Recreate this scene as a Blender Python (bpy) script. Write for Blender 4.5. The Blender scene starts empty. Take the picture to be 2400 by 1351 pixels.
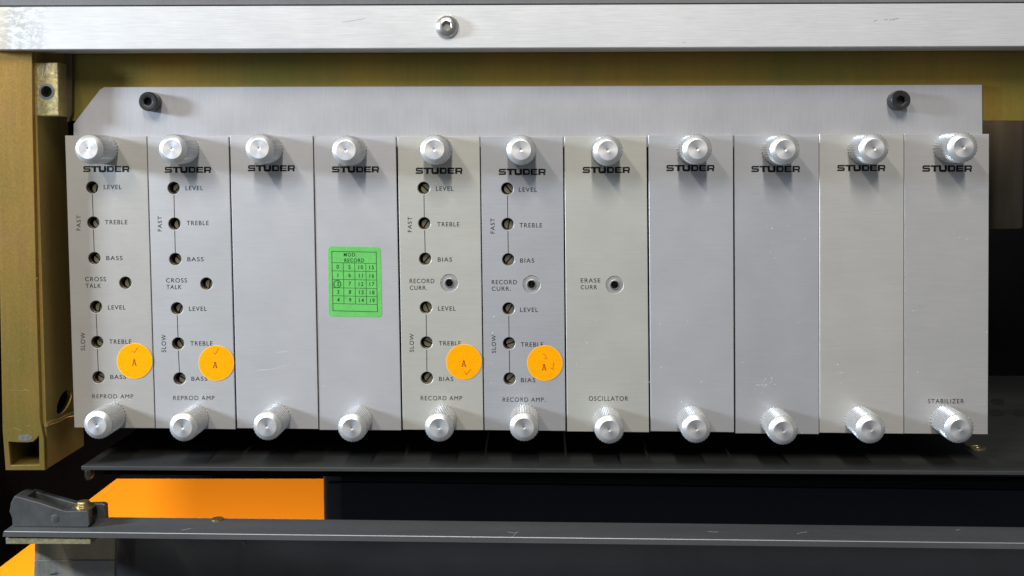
import bpy, bmesh, math, random
from mathutils import Vector, Matrix
from mathutils.geometry import delaunay_2d_cdt
random.seed(7)
sc = bpy.context.scene
COL = sc.collection
U = 0.0002                       # metres per photo pixel on the faceplate plane (y = 0)

# ------------------------------------------------------------------ camera
FPX, PPX, PPY = 2500.0, 1183.6, 496.6
RC = Matrix(((0.99954549, -0.03008231, 0.00196913),
             (0.02995262, 0.99838973, 0.0481746),
             (-0.00341516, -0.04809372, 0.99883699)))   # columns: right, forward, up
CC = Vector((0.00649810, -0.50021372, 0.05377033))
cam = bpy.data.cameras.new('camera')
cam.sensor_width = 36.0
cam.lens = FPX / 2400 * 36.0
cam.shift_x = (1200 - PPX) / 2400
cam.shift_y = -(675.5 - PPY) / 2400
cam.clip_start = 0.01
cam.clip_end = 30
co = bpy.data.objects.new('camera', cam)
COL.objects.link(co)
r, f, u = RC.col[0], RC.col[1], RC.col[2]
co.matrix_world = Matrix(((r.x, u.x, -f.x, CC.x), (r.y, u.y, -f.y, CC.y), (r.z, u.z, -f.z, CC.z), (0, 0, 0, 1)))
sc.camera = co

# ------------------------------------------------------------------ light (indoor workshop)
w = bpy.data.worlds.new('World')
sc.world = w
w.use_nodes = True
w.node_tree.nodes['Background'].inputs[0].default_value = (0.86, 0.93, 1.0, 1)
w.node_tree.nodes['Background'].inputs[1].default_value = 0.16
sc.view_settings.view_transform = 'Standard'
sc.view_settings.look = 'None'
sc.view_settings.exposure = 0.0
sc.view_settings.gamma = 1.0
sc.cycles.use_denoising = True
sc.cycles.caustics_reflective = True
sc.cycles.blur_glossy = 1.0
sc.cycles.use_adaptive_sampling = False
sc.cycles.sample_clamp_indirect = 8.0
sc.cycles.max_bounces = 8


def area(name, loc, target, sx, sy, watts, colour, along=(0, 0, 1)):
    l = bpy.data.lights.new(name, 'AREA')
    l.shape = 'RECTANGLE'
    l.size, l.size_y = sx, sy
    l.energy = watts
    l.color = colour
    o = bpy.data.objects.new(name, l)
    COL.objects.link(o)
    o.location = loc
    z = (Vector(loc) - Vector(target)).normalized()
    y = (Vector(along) - z * Vector(along).dot(z)).normalized()      # long side of the lamp
    x = y.cross(z)
    o.matrix_world = Matrix(((x.x, y.x, z.x, loc[0]), (x.y, y.y, z.y, loc[1]), (x.z, y.z, z.z, loc[2]), (0, 0, 0, 1)))
    return o


area('window_light', (-0.95, -0.29, 0.22), (0, 0, 0.0), 0.12, 0.12, 14.0, (0.72, 0.85, 1.0))
area('ceiling_tube', (0.0, -2.1, 1.95), (0, 0, 0.0), 0.07, 1.05, 52.0, (1.0, 0.96, 0.88))
area('ceiling_tube', (-1.05, -1.60, 1.60), (0, 0, 0.0), 0.06, 0.75, 23.0, (1.0, 0.92, 0.80), (-0.55, 0, 0.83))
area('added_backdrop_light', (-0.22, 0.26, -0.42), (-0.22, 0.36, -0.16), 0.5, 0.1, 1.35, (1.0, 0.97, 0.92))  # added lamp, unseen behind the machine, to brighten the orange board


# ------------------------------------------------------------------ geometry helpers
def at(px, py, y=0.0):
    d = RC @ Vector(((px - PPX) / FPX, 1.0, -(py - PPY) / FPX))
    return CC + d * ((y - CC.y) / d.y)


def at_z(px, py, z):
    d = RC @ Vector(((px - PPX) / FPX, 1.0, -(py - PPY) / FPX))
    return CC + d * ((z - CC.z) / d.z)


def inset(loop, d):
    """move a 2-D loop inwards (d > 0) along its corner bisectors"""
    n = len(loop)
    a = sum(loop[i][0] * loop[(i + 1) % n][1] - loop[(i + 1) % n][0] * loop[i][1] for i in range(n))
    s = 1 if a > 0 else -1
    out = []
    for i in range(n):
        p0, p1, p2 = (Vector(loop[i - 1]), Vector(loop[i]), Vector(loop[(i + 1) % n]))
        e1, e2 = (p1 - p0).normalized(), (p2 - p1).normalized()
        n1, n2 = Vector((-e1.y, e1.x)) * s, Vector((-e2.y, e2.x)) * s
        m = (n1 + n2)
        m = m / max(m.length_squared / 2, 0.5) if m.length > 1e-6 else n1
        out.append(tuple(p1 + m * d))
    return out


def circ(cx, cy, rad, n=28):
    return [(cx + rad * math.cos(2 * math.pi * k / n), cy + rad * math.sin(2 * math.pi * k / n)) for k in range(n)]


class MB:
    def __init__(self):
        self.v, self.f = [], []

    def add(self, vs, fs):
        o = len(self.v)
        self.v += [Vector(v) for v in vs]
        self.f += [tuple(i + o for i in q) for q in fs]
        return self

    def prism(self, outer, y0, th, holes=(), bev=0.0):
        """outline in photo pixels on the plane y = y0, extruded straight back by th metres"""
        loops = [outer] + [list(h) for h in holes]
        sets = []
        if bev:
            sets.append(([inset(outer, bev)] + [inset(h, -bev) for h in holes], 0.0))
            sets.append((loops, bev * U))
        else:
            sets.append((loops, 0.0))
        sets.append((loops, th))
        return self._stack(loops, sets, lambda p, dy: at(p[0], p[1], y0) + Vector((0, dy, 0)))

    def slab(self, outer, holes, fn, th):
        """outline in any 2-D coordinates, fn(p, depth) -> point"""
        loops = [outer] + [list(h) for h in holes]
        return self._stack(loops, [(loops, 0.0), (loops, th)], fn)

    def _stack(self, loops, sets, fn):
        flat2 = [Vector((p[0], p[1])) for l in loops for p in l]
        cen = sum(flat2, Vector((0, 0))) / len(flat2)
        ext = max((p - cen).length for p in flat2)
        edg, k = [], 0
        for l in loops:
            edg += [(k + i, k + (i + 1) % len(l)) for i in range(len(l))]
            k += len(l)
        res = delaunay_2d_cdt([(p - cen) / ext for p in flat2], edg, [], 1, 1e-7)
        tri = [tuple(res[3][i][0] for i in t) for t in res[2]]

        def inside(q, l):
            c = False
            for i in range(len(l)):
                (x1, y1), (x2, y2) = l[i - 1], l[i]
                if (y1 > q.y) != (y2 > q.y) and q.x < (x2 - x1) * (q.y - y1) / (y2 - y1) + x1:
                    c = not c
            return c
        if len(loops) > 1:
            tri = [t for t in tri if not any(inside((flat2[t[0]] + flat2[t[1]] + flat2[t[2]]) / 3, l) for l in loops[1:])]
        base = len(self.v)
        n = sum(len(l) for l in loops)
        for ls, dy in sets:
            for l in ls:
                self.v += [fn(p, dy) for p in l]
        last = base + (len(sets) - 1) * n
        self.f += [tuple(base + i for i in t) for t in tri]
        self.f += [tuple(last + i for i in reversed(t)) for t in tri]
        for s in range(len(sets) - 1):
            a0, b0, k = base + s * n, base + (s + 1) * n, 0
            for l in loops:
                m = len(l)
                for i in range(m):
                    j = (i + 1) % m
                    self.f.append((a0 + k + i, a0 + k + j, b0 + k + j, b0 + k + i))
                k += m
        return self

    def lathe(self, prof, n=32, c=(0, 0, 0), close=True):
        """profile of (radius or radius(theta), y); axis along y"""
        b = len(self.v)
        c = Vector(c)
        for rad, y in prof:
            for k in range(n):
                t = 2 * math.pi * k / n
                q = rad(t) if callable(rad) else rad
                self.v.append(c + Vector((q * math.cos(t), y, q * math.sin(t))))
        for s in range(len(prof) - 1):
            for k in range(n):
                j = (k + 1) % n
                self.f.append((b + s * n + k, b + s * n + j, b + (s + 1) * n + j, b + (s + 1) * n + k))
        if close:
            self.f.append(tuple(b + k for k in range(n)))
            e = b + (len(prof) - 1) * n
            self.f.append(tuple(e + k for k in reversed(range(n))))
        return self

    def ribbon(self, pts, wd, fn, closed=False):
        """flat printed line of width wd along pts (2-D), fn maps to 3-D"""
        P = [Vector(p) for p in pts]
        n = len(P)
        L, Rr = [], []
        for i in range(n):
            a = P[i - 1] if (i or closed) else None
            b = P[(i + 1) % n] if (i < n - 1 or closed) else None
            e1 = (P[i] - a).normalized() if a is not None else (b - P[i]).normalized()
            e2 = (b - P[i]).normalized() if b is not None else e1
            n1, n2 = Vector((-e1.y, e1.x)), Vector((-e2.y, e2.x))
            m = n1 + n2
            m = m / max(m.length_squared / 2, 0.6)
            L.append(P[i] + m * wd / 2)
            Rr.append(P[i] - m * wd / 2)
        o = len(self.v)
        self.v += [fn(p) for p in L] + [fn(p) for p in Rr]
        for i in range(n if closed else n - 1):
            j = (i + 1) % n
            self.f.append((o + i, o + j, o + n + j, o + n + i))
        return self

    def tube(self, pts, rads, n=8):
        b = len(self.v)
        for i, p in enumerate(pts):
            d = (Vector(pts[min(i + 1, len(pts) - 1)]) - Vector(pts[max(i - 1, 0)])).normalized()
            a = d.cross(Vector((1, 0, 0)) if abs(d.x) < .8 else Vector((0, 0, 1))).normalized()
            c = d.cross(a)
            for k in range(n):
                t = 2 * math.pi * k / n
                self.v.append(Vector(p) + (a * math.cos(t) + c * math.sin(t)) * rads[i])
        for s in range(len(pts) - 1):
            for k in range(n):
                j = (k + 1) % n
                self.f.append((b + s * n + k, b + s * n + j, b + (s + 1) * n + j, b + (s + 1) * n + k))
        self.f.append(tuple(b + k for k in range(n)))
        e = b + (len(pts) - 1) * n
        self.f.append(tuple(e + k for k in reversed(range(n))))
        return self

    def box(self, a, b):
        a, b = Vector(a), Vector(b)
        vs = [(x, y, z) for x in (a.x, b.x) for y in (a.y, b.y) for z in (a.z, b.z)]
        return self.add(vs, [(0, 1, 3, 2), (4, 6, 7, 5), (0, 4, 5, 1), (2, 3, 7, 6), (0, 2, 6, 4), (1, 5, 7, 3)])

    def mesh(self, name, mat, org=(0, 0, 0), smooth=None, flat=False):
        me = bpy.data.meshes.new(name)
        org = Vector(org)
        me.from_pydata([v - org for v in self.v], [], self.f)
        if not flat:
            bm = bmesh.new()
            bm.from_mesh(me)
            bmesh.ops.recalc_face_normals(bm, faces=bm.faces)
            bm.to_mesh(me)
            bm.free()
        me.materials.append(mat)
        if smooth:
            me.polygons.foreach_set('use_smooth', [True] * len(me.polygons))
            me.set_sharp_from_angle(angle=math.radians(smooth))
        me.update()
        return me

    def build(self, name, mat, parent=None, smooth=None, flat=False, bevel=0.0):
        """link as one object; vertices are world coordinates, origin = the thing's base"""
        org = world_loc(parent) if parent else Vector((0, 0, 0))
        return link(name, self.mesh(name, mat, org, smooth, flat), parent, bevel=bevel)


def world_loc(o):
    p = Vector((0, 0, 0))
    while o:
        p += o.location
        o = o.parent
    return p


def link(name, me, parent=None, loc=(0, 0, 0), rot=None, bevel=0.0):
    o = bpy.data.objects.new(name, me)
    COL.objects.link(o)
    o.parent = parent
    o.location = loc
    if rot:
        o.rotation_euler = rot
    if bevel:
        m = o.modifiers.new('bevel', 'BEVEL')
        m.width, m.segments, m.limit_method, m.angle_limit = bevel, 2, 'ANGLE', math.radians(40)
        m.harden_normals = False
    return o


def tag(o, label, cat, group=None):
    o['label'] = label
    o['category'] = cat
    if group:
        o['group'] = group
    return o


def thing(name, loc, label, cat, group=None):
    o = bpy.data.objects.new(name, None)
    COL.objects.link(o)
    o.empty_display_size = 0.01
    o.location = loc
    return tag(o, label, cat, group)


def structure(o):
    o['kind'] = 'structure'
    return o


# ------------------------------------------------------------------ materials
def node(nt, t, **kw):
    n = nt.nodes.new(t)
    for k, v in kw.items():
        setattr(n, k, v)
    return n


def principled(name, col, metal=0.0, rough=0.5, aniso=0.0, spec=0.5):
    m = bpy.data.materials.new(name)
    m.use_nodes = True
    b = m.node_tree.nodes['Principled BSDF']
    b.inputs['Base Color'].default_value = (*col, 1)
    b.inputs['Metallic'].default_value = metal
    b.inputs['Roughness'].default_value = rough
    b.inputs['Anisotropic'].default_value = aniso
    b.inputs['Specular IOR Level'].default_value = spec
    return m, m.node_tree, b


def noise(nt, scale, detail=3.0, stretch=(1, 1, 1), rough=0.55, rnd=True):
    tc = node(nt, 'ShaderNodeTexCoord')
    mp = node(nt, 'ShaderNodeMapping')
    mp.inputs['Scale'].default_value = stretch
    nt.links.new(tc.outputs['Object'], mp.inputs['Vector'])
    n = node(nt, 'ShaderNodeTexNoise')
    n.noise_dimensions = '4D'
    n.inputs['Scale'].default_value = scale
    n.inputs['Detail'].default_value = detail
    n.inputs['Roughness'].default_value = rough
    nt.links.new(mp.outputs[0], n.inputs['Vector'])
    if rnd:
        oi = node(nt, 'ShaderNodeObjectInfo')
        mu = node(nt, 'ShaderNodeMath', operation='MULTIPLY')
        mu.inputs[1].default_value = 37.0
        nt.links.new(oi.outputs['Random'], mu.inputs[0])
        nt.links.new(mu.outputs[0], n.inputs['W'])
    return n.outputs['Fac']


def remap(nt, fac, a, b, lo=0.3, hi=0.7):
    m = node(nt, 'ShaderNodeMapRange')
    m.inputs['From Min'].default_value = lo
    m.inputs['From Max'].default_value = hi
    m.inputs['To Min'].default_value = a
    m.inputs['To Max'].default_value = b
    nt.links.new(fac, m.inputs['Value'])
    return m.outputs[0]


def mixc(nt, fac, a, b, mode='MIX'):
    m = node(nt, 'ShaderNodeMix', data_type='RGBA', blend_type=mode)
    for s, v in ((m.inputs[6], a), (m.inputs[7], b)):
        if isinstance(v, tuple):
            s.default_value = (*v, 1)
        else:
            nt.links.new(v, s)
    if isinstance(fac, float):
        m.inputs[0].default_value = fac
    else:
        nt.links.new(fac, m.inputs[0])
    return m.outputs[2]


def mult(nt, a, b):
    m = node(nt, 'ShaderNodeMath', operation='MULTIPLY')
    for s, v in ((m.inputs[0], a), (m.inputs[1], b)):
        if isinstance(v, float):
            s.default_value = v
        else:
            nt.links.new(v, s)
    return m.outputs[0]


def bump(nt, b, fac, strength, dist):
    n = node(nt, 'ShaderNodeBump')
    n.inputs['Strength'].default_value = strength
    n.inputs['Distance'].default_value = dist
    nt.links.new(fac, n.inputs['Height'])
    nt.links.new(n.outputs[0], b.inputs['Normal'])


def brushed(name, col, along, metal, rough, grain=0.10, blotch=0.07, spots=0.0, fine=1.0):
    """brushed / anodised aluminium; along = 'x' or 'z' grain direction"""
    m, nt, b = principled(name, col, metal, rough)
    st = (0.02, 1, 1) if along == 'x' else (1, 1, 0.02)
    g = noise(nt, 2600 * fine, 4, st, 0.7)
    g2 = noise(nt, 700 * fine, 2, tuple(0.25 if s < 1 else 1 for s in st), 0.6)
    bl = noise(nt, 38, 4, (1, 1, 1), 0.6)
    v = mult(nt, mult(nt, remap(nt, g, 1 - grain, 1 + grain), remap(nt, g2, 1 - grain * .12, 1 + grain * .12)), remap(nt, bl, 1 - blotch, 1 + blotch))
    hsv = node(nt, 'ShaderNodeHueSaturation')
    hsv.inputs['Color'].default_value = (*col, 1)
    nt.links.new(v, hsv.inputs['Value'])
    c = hsv.outputs[0]
    if spots:
        sp = noise(nt, 900, 1, (1, 1, 1), 0.5)
        big = noise(nt, 55, 2, (1, 1, 1), 0.5)
        k = mult(nt, remap(nt, sp, 0, 1, 0.735, 0.76), remap(nt, big, 0, spots, 0.5, 0.62))
        c = mixc(nt, k, c, (0.95, 0.95, 0.95))
    nt.links.new(c, b.inputs['Base Color'])
    nt.links.new(mult(nt, remap(nt, bl, rough * 0.97, rough * 1.05), remap(nt, g2, 0.99, 1.01)), b.inputs['Roughness'])
    bump(nt, b, g, 0.12, 0.00004)
    return m, nt, b


# faceplates: the anodising of each one has its own faint tint
TINTS = [(.48, .46, .43), (.51, .508, .515), (.525, .522, .54), (.52, .518, .538), (.54, .53, .485), (.455, .46, .485),
         (.535, .53, .49), (.49, .492, .515), (.46, .462, .485), (.54, .525, .505), (.50, .49, .49)]
FACE = [brushed('anodised_faceplate', c, 'x', 0.45, 0.46, 0.05, 0.03, 0.5 if i == 8 else 0.0)[0] for i, c in enumerate(TINTS)]
PLATE = brushed('brushed_plate', (.505, .50, .52), 'z', 0.5, 0.42, 0.07, 0.05)[0]


def trim_material():
    m, nt, b = brushed('brushed_trim', (.78, .78, .79), 'x', 0.5, 0.40, 0.12, 0.02)
    old = b.inputs['Base Color'].links[0].from_socket
    tc = node(nt, 'ShaderNodeTexCoord')
    sx = node(nt, 'ShaderNodeSeparateXYZ')
    nt.links.new(tc.outputs['Object'], sx.inputs[0])
    patch = remap(nt, sx.outputs['X'], 1, 0, 0.0150, 0.0245)        # old adhesive left at the strip's end
    n1 = noise(nt, 420, 5, (0.55, 1, 1), 0.7, rnd=False)
    n2 = noise(nt, 110, 3, (1, 1, 1), 0.6, rnd=False)
    k = mult(nt, mult(nt, remap(nt, n1, 0, 1, 0.46, 0.52), remap(nt, n2, 0.25, 1.0, 0.36, 0.52)), patch)
    c = mixc(nt, k, old, (.53, .525, .51))
    yel = remap(nt, sx.outputs['X'], 0.5, 0, 0.0, 0.008)
    c = mixc(nt, yel, c, (.70, .60, .42))
    nt.links.new(c, b.inputs['Base Color'])
    return m


TRIM = trim_material()


def chromate(name, gold, olive, pink, metal=0.55, rough=0.42, speck=0.5, big=26, grade=None):
    """yellow chromate on steel: uneven gold, olive and pinkish film"""
    m, nt, b = principled(name, gold, metal, rough)
    a = noise(nt, big, 3, (1.6, 1, 0.5), 0.55)
    p = noise(nt, 60, 3, (1, 1, 0.5), 0.55)
    s = noise(nt, 900, 3, (1, 1, 1), 0.6)
    st = noise(nt, 500, 2, (1, 1, 0.06), 0.6)
    k = remap(nt, a, 0, 1, 0.40, 0.62)
    if grade:                        # film turns tan to olive; light falloff towards the foot is painted in too
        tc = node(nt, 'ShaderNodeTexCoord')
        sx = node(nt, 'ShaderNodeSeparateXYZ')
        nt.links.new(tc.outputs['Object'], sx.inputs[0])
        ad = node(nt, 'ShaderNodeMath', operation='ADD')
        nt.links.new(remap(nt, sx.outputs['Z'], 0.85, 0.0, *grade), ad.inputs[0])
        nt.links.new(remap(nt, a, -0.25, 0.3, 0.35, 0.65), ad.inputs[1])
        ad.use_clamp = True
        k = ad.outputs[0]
    c = mixc(nt, k, gold, olive)
    c = mixc(nt, remap(nt, p, 0, 0.55, 0.55, 0.72), c, pink)
    v = mult(nt, remap(nt, s, 1 - 0.2 * speck, 1 + 0.2 * speck), remap(nt, st, 0.94, 1.06))
    hsv = node(nt, 'ShaderNodeHueSaturation')
    nt.links.new(c, hsv.inputs['Color'])
    nt.links.new(v, hsv.inputs['Value'])
    nt.links.new(hsv.outputs[0], b.inputs['Base Color'])
    nt.links.new(remap(nt, s, rough * (1 - .2 * speck), rough * (1 + .25 * speck)), b.inputs['Roughness'])
    bump(nt, b, s, 0.12, 0.0001)
    return m


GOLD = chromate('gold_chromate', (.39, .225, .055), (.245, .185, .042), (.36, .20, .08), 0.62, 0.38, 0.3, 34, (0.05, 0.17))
GOLDIN = chromate('lit_side_chromate', (.42, .27, .075), (.33, .25, .07), (.42, .25, .11), 0.25, 0.42, 0.4, 34)  # paler copy of the chromate, light on the post's inner side painted in
SHADEDSTEEL = chromate('shaded_chromate', (.075, .05, .022), (.06, .05, .02), (.10, .05, .03), 0.3, 0.5, 0.5)  # heavy shadow on the gusset painted in as a darker colour
BEAMM = chromate('olive_chromate', (.31, .19, .03), (.21, .17, .032), (.28, .15, .045), 0.5, 0.42, 0.2, 13)
TABM = chromate('bright_chromate', (.60, .46, .22), (.52, .48, .24), (.66, .44, .33), 0.75, 0.38, 1.0, 90)
SPACERM = chromate('dull_chromate', (.30, .28, .16), (.26, .26, .15), (.30, .28, .22), 0.5, 0.45, 1.2)
LEGM = chromate('grey_chromate', (.36, .31, .20), (.28, .26, .19), (.32, .27, .21), 0.4, 0.5, 0.6)
BURNM = chromate('burnt_chromate', (.20, .19, .15), (.16, .16, .15), (.22, .2, .17), 0.4, 0.45, 1.0, 200)
LEGLOW = chromate('blue_grey_steel', (.24, .24, .25), (.30, .275, .20), (.21, .21, .23), 0.4, 0.5, 0.6)
WELDM = chromate('weld_metal', (.52, .40, .18), (.44, .36, .17), (.5, .4, .24), 0.7, 0.38, 0.5)


def painted(name, col, rough=0.5, var=0.15, scale=60, spec=0.4, stretch=(1, 1, 1)):
    m, nt, b = principled(name, col, 0.0, rough, spec=spec)
    n = noise(nt, scale, 5, stretch, 0.65)
    s = noise(nt, 1400, 2, (1, 1, 1), 0.5)
    v = mult(nt, remap(nt, n, 1 - var, 1 + var), remap(nt, s, 0.9, 1.1))
    hsv = node(nt, 'ShaderNodeHueSaturation')
    hsv.inputs['Color'].default_value = (*col, 1)
    nt.links.new(v, hsv.inputs['Value'])
    nt.links.new(hsv.outputs[0], b.inputs['Base Color'])
    nt.links.new(remap(nt, n, rough * 0.85, rough * 1.2), b.inputs['Roughness'])
    bump(nt, b, s, 0.15, 0.00008)
    return m


SHELFM = painted('dark_grey_paint', (.036, .037, .037), 0.42, 0.18, 40, 0.45, (0.2, 1, 1))
RAILM = painted('grey_rail_paint', (.068, .070, .073), 0.42, 0.16, 45, 0.5, (0.2, 1, 1))
CASTM = painted('cast_grey_paint', (.052, .055, .058), 0.30, 0.2, 120, 0.7)
BLACKM = painted('black_paint', (.005, .005, .0055), 0.85, 0.2, 30, 0.04)
NAVYM = painted('navy_black_panel', (.019, .023, .038), 0.55, 0.2, 12, 0.3)
LOWM = painted('charcoal_panel', (.030, .032, .036), 0.6, 0.15, 20, 0.3)
COVERM = painted('mid_grey_cover', (.14, .14, .145), 0.5, 0.06, 60, 0.3)
COLUMNM = painted('slate_column', (.06, .065, .075), 0.5, 0.1, 30, 0.3)
ORANGEM = principled('orange_board', (.90, .25, .003), 0.0, 0.8, spec=0.1)[0]
INKM = painted('black_ink', (.012, .011, .013), 0.6, 0.2, 300, 0.2)
GREYINK = painted('dark_grey_ink', (.016, .016, .018), 0.6, 0.25, 500, 0.2)
GREENM = painted('green_paper', (.13, .49, .115), 0.7, 0.07, 180, 0.25)
GREENINK = painted('dark_green_ink', (.008, .055, .012), 0.7, 0.2, 400, 0.2)
PENM = painted('ballpoint_scribble', (.03, .13, .04), 0.7, 0.3, 900, 0.2)
STICKM = painted('orange_paper', (.93, .36, .001), 0.75, 0.03, 120, 0.06)
STICKEDGE = painted('pale_paper_edge', (.90, .52, .12), 0.7, 0.05, 200, 0.2)
TYPEM = painted('brown_type', (.22, .045, .008), 0.7, 0.3, 900, 0.2)
PENCILM = painted('pencil_mark', (.36, .15, .02), 0.7, 0.3, 900, 0.2)
SCRATCHM = principled('bare_scratch', (.78, .76, .72), 0.6, 0.4)[0]
SCUFFM = principled('grey_scuff', (.30, .30, .30), 0.2, 0.6)[0]
CAVITYM = principled('dark_cavity', (.006, .006, .006), 0.0, 0.8)[0]
BUSHM = principled('brown_bushing', (.10, .075, .05), 0.3, 0.4)[0]
BRASSM = brushed('nickel_brass', (.44, .40, .28), 'x', 0.85, 0.36, 0.10, 0.1)[0]
GOLDSCREW = brushed('brass_screw', (.50, .40, .20), 'x', 0.9, 0.34, 0.1, 0.1)[0]
NICKELM = principled('bright_nickel', (.80, .80, .78), 1.0, 0.22)[0]
STAINM = brushed('stainless_screw', (.56, .54, .51), 'x', 0.9, 0.36, 0.08, 0.08)[0]
BLACKOX = painted('black_oxide', (.016, .016, .017), 0.38, 0.3, 200, 0.6)
def can_material():
    m, nt, b = principled('brown_can', (.2, .14, .09), 0.5, 0.42)
    n1 = noise(nt, 70, 3, (1, 1, .03), 0.6)
    n2 = noise(nt, 32, 2, (1, 1, .25), 0.6)
    c = mixc(nt, remap(nt, n1, 0, 1, .35, .65), (.20, .12, .085), (.25, .20, .13))
    c = mixc(nt, remap(nt, n2, 0, .8, .45, .65), c, (.07, .07, .04))
    nt.links.new(c, b.inputs['Base Color'])
    return m


CANM = can_material()


def turned(name, col, rough, aniso):
    m, nt, b = principled(name, col, 1.0, rough, aniso)
    t = node(nt, 'ShaderNodeTangent', direction_type='RADIAL', axis='Y')
    nt.links.new(t.outputs[0], b.inputs['Tangent'])
    tc = node(nt, 'ShaderNodeTexCoord')
    sx = node(nt, 'ShaderNodeSeparateXYZ')
    nt.links.new(tc.outputs['Object'], sx.inputs[0])
    n = noise(nt, 300, 3, (1, 1, 1), 0.6)
    ln = node(nt, 'ShaderNodeVectorMath', operation='LENGTH')
    cb = node(nt, 'ShaderNodeCombineXYZ')
    nt.links.new(sx.outputs['X'], cb.inputs[0])
    nt.links.new(sx.outputs['Z'], cb.inputs[1])
    nt.links.new(cb.outputs[0], ln.inputs[0])
    wv = node(nt, 'ShaderNodeTexNoise', noise_dimensions='1D')
    wv.inputs['Scale'].default_value = 2600
    nt.links.new(ln.outputs['Value'], wv.inputs['W'])
    v = mult(nt, remap(nt, wv.outputs['Fac'], 0.86, 1.12), remap(nt, n, 0.92, 1.06))
    hsv = node(nt, 'ShaderNodeHueSaturation')
    hsv.inputs['Color'].default_value = (*col, 1)
    nt.links.new(v, hsv.inputs['Value'])
    nt.links.new(hsv.outputs[0], b.inputs['Base Color'])
    return m


def knob_material():
    m, nt, b = brushed('knurled_aluminium', (.64, .64, .635), 'x', 0.65, 0.38, 0.03, 0.05)
    old = b.inputs['Base Color'].links[0].from_socket
    g = node(nt, 'ShaderNodeNewGeometry')                       # grooves of the knurl are coloured darker
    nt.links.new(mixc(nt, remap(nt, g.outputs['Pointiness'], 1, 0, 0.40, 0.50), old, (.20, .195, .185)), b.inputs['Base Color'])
    return m


KNOBM = knob_material()
KNOBFACE = turned('turned_aluminium', (.78, .77, .78), 0.5, 0.45)


# ------------------------------------------------------------------ lettering
_cache = {}


def glyphs(body, bold=0.0, spacing=1.0):
    k = (body, bold, spacing)
    if k not in _cache:
        c = bpy.data.curves.new('text', 'FONT')
        c.body = body
        c.offset = bold
        c.space_character = spacing
        o = bpy.data.objects.new('text', c)
        COL.objects.link(o)
        dg = bpy.context.evaluated_depsgraph_get()
        dg.update()
        me = o.evaluated_get(dg).to_mesh()
        vs = [(v.co.x, v.co.y) for v in me.vertices]
        fs = [tuple(p.vertices) for p in me.polygons]
        bpy.data.objects.remove(o)
        bpy.data.curves.remove(c)
        x0, x1 = min(v[0] for v in vs), max(v[0] for v in vs)
        y0, y1 = min(v[1] for v in vs), max(v[1] for v in vs)
        _cache[k] = ([((x - x0) / (x1 - x0), (y1 - y) / (y1 - y0)) for x, y in vs], fs, (x1 - x0) / (y1 - y0))
    return _cache[k]


def text_into(mb, body, box, fn, bold=0.0, spacing=1.12, up=False, slope=0.0):
    """fit the word into the pixel box (x0, y0, x1, y1); up = reads upwards"""
    vs, fs, _ = glyphs(body, bold, spacing)
    x0, y0, x1, y1 = box
    out = []
    for a, b in vs:
        if up:
            p = (x0 + b * (x1 - x0), y1 - a * (y1 - y0))
        else:
            p = (x0 + a * (x1 - x0), y0 + b * (y1 - y0) + slope * a * (x1 - x0))
        out.append(fn(p))
    mb.add(out, fs)


def lift(y):
    return lambda p: at(p[0], p[1], y)


# wide square logotype: heavy flats, thin flats below, rounded corners, drawn as pen strokes on a 100 x 14 grid
def logotype(mb, box, y):
    x0, y0, x1, y1 = box
    sx, sy = (x1 - x0) / 108.0, (y1 - y0) / 14.0
    fn = lambda p: at(x0 + p[0] * sx, y0 + p[1] * sy, y)
    T = 3.6
    h = T / 2

    def rnd(pts, rad=2.0):
        out = [pts[0]]
        for i in range(1, len(pts) - 1):
            p, a, b = Vector(pts[i]), Vector(pts[i - 1]), Vector(pts[i + 1])
            q = min(rad, (a - p).length * .5, (b - p).length * .5)
            s, e = p + (a - p).normalized() * q, p + (b - p).normalized() * q
            out += [tuple(s), tuple((s + e) / 4 + p / 2), tuple(e)]
        return out + [pts[-1]]
    mb.ribbon(rnd([(17, h), (2.0, h), (2.0, 7), (15.2, 7), (15.2, 14 - h), (0, 14 - h)]), T, fn)       # S
    mb.ribbon([(18.2, h), (36, h)], T, fn)
    mb.ribbon([(27, T), (27, 14)], 5.4, fn)                                                            # T
    mb.ribbon(rnd([(38.6, 0), (38.6, 14 - h), (51, 14 - h), (51, 0)], 2.5), 5.0, fn)                   # U
    mb.ribbon(rnd([(55.4, h), (69.8, h), (69.8, 14 - h), (55.4, 14 - h)], 2.6), T, fn)
    mb.ribbon([(57.7, T), (57.7, 14 - T)], 5.2, fn)                                                    # D
    mb.ribbon([(73.6, h), (89.4, h)], T, fn)
    mb.ribbon([(75.9, T), (75.9, 14 - T)], 5.0, fn)
    mb.ribbon([(78.2, 7), (88.6, 7)], 2.3, fn)
    mb.ribbon([(73.6, 14 - h), (89.4, 14 - h)], T, fn)                                                 # E
    mb.ribbon([(91.4, h), (93.7, h), (96, h), (105, h), (106.2, 3.2), (106.2, 7), (105, 8.4), (96, 8.4)], T, fn)
    mb.ribbon([(93.7, T), (93.7, 14)], 5.0, fn)
    mb.ribbon([(104.2, 10.1), (105.8, 14)], 4.4, fn)                                                   # R


# ------------------------------------------------------------------ setting: backdrop, cabinet interior
def pxbox(x0, y0, x1, y1):
    return [(x0, y0), (x1, y0), (x1, y1), (x0, y1)]


structure(MB().prism(pxbox(-600, 900, 1150, 1500), 0.36, 0.004).build('backdrop', ORANGEM))
structure(MB().prism(pxbox(-250, -200, 3200, 1122.5), 0.215, 0.006).build('cabinet_back', BLACKM))
wp = at(0, 1330, 0)
structure(MB().box((wp.x - 0.004, 0.0, wp.z), (wp.x, 0.214, wp.z + 0.32)).build('cabinet_side', BLACKM))
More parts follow.
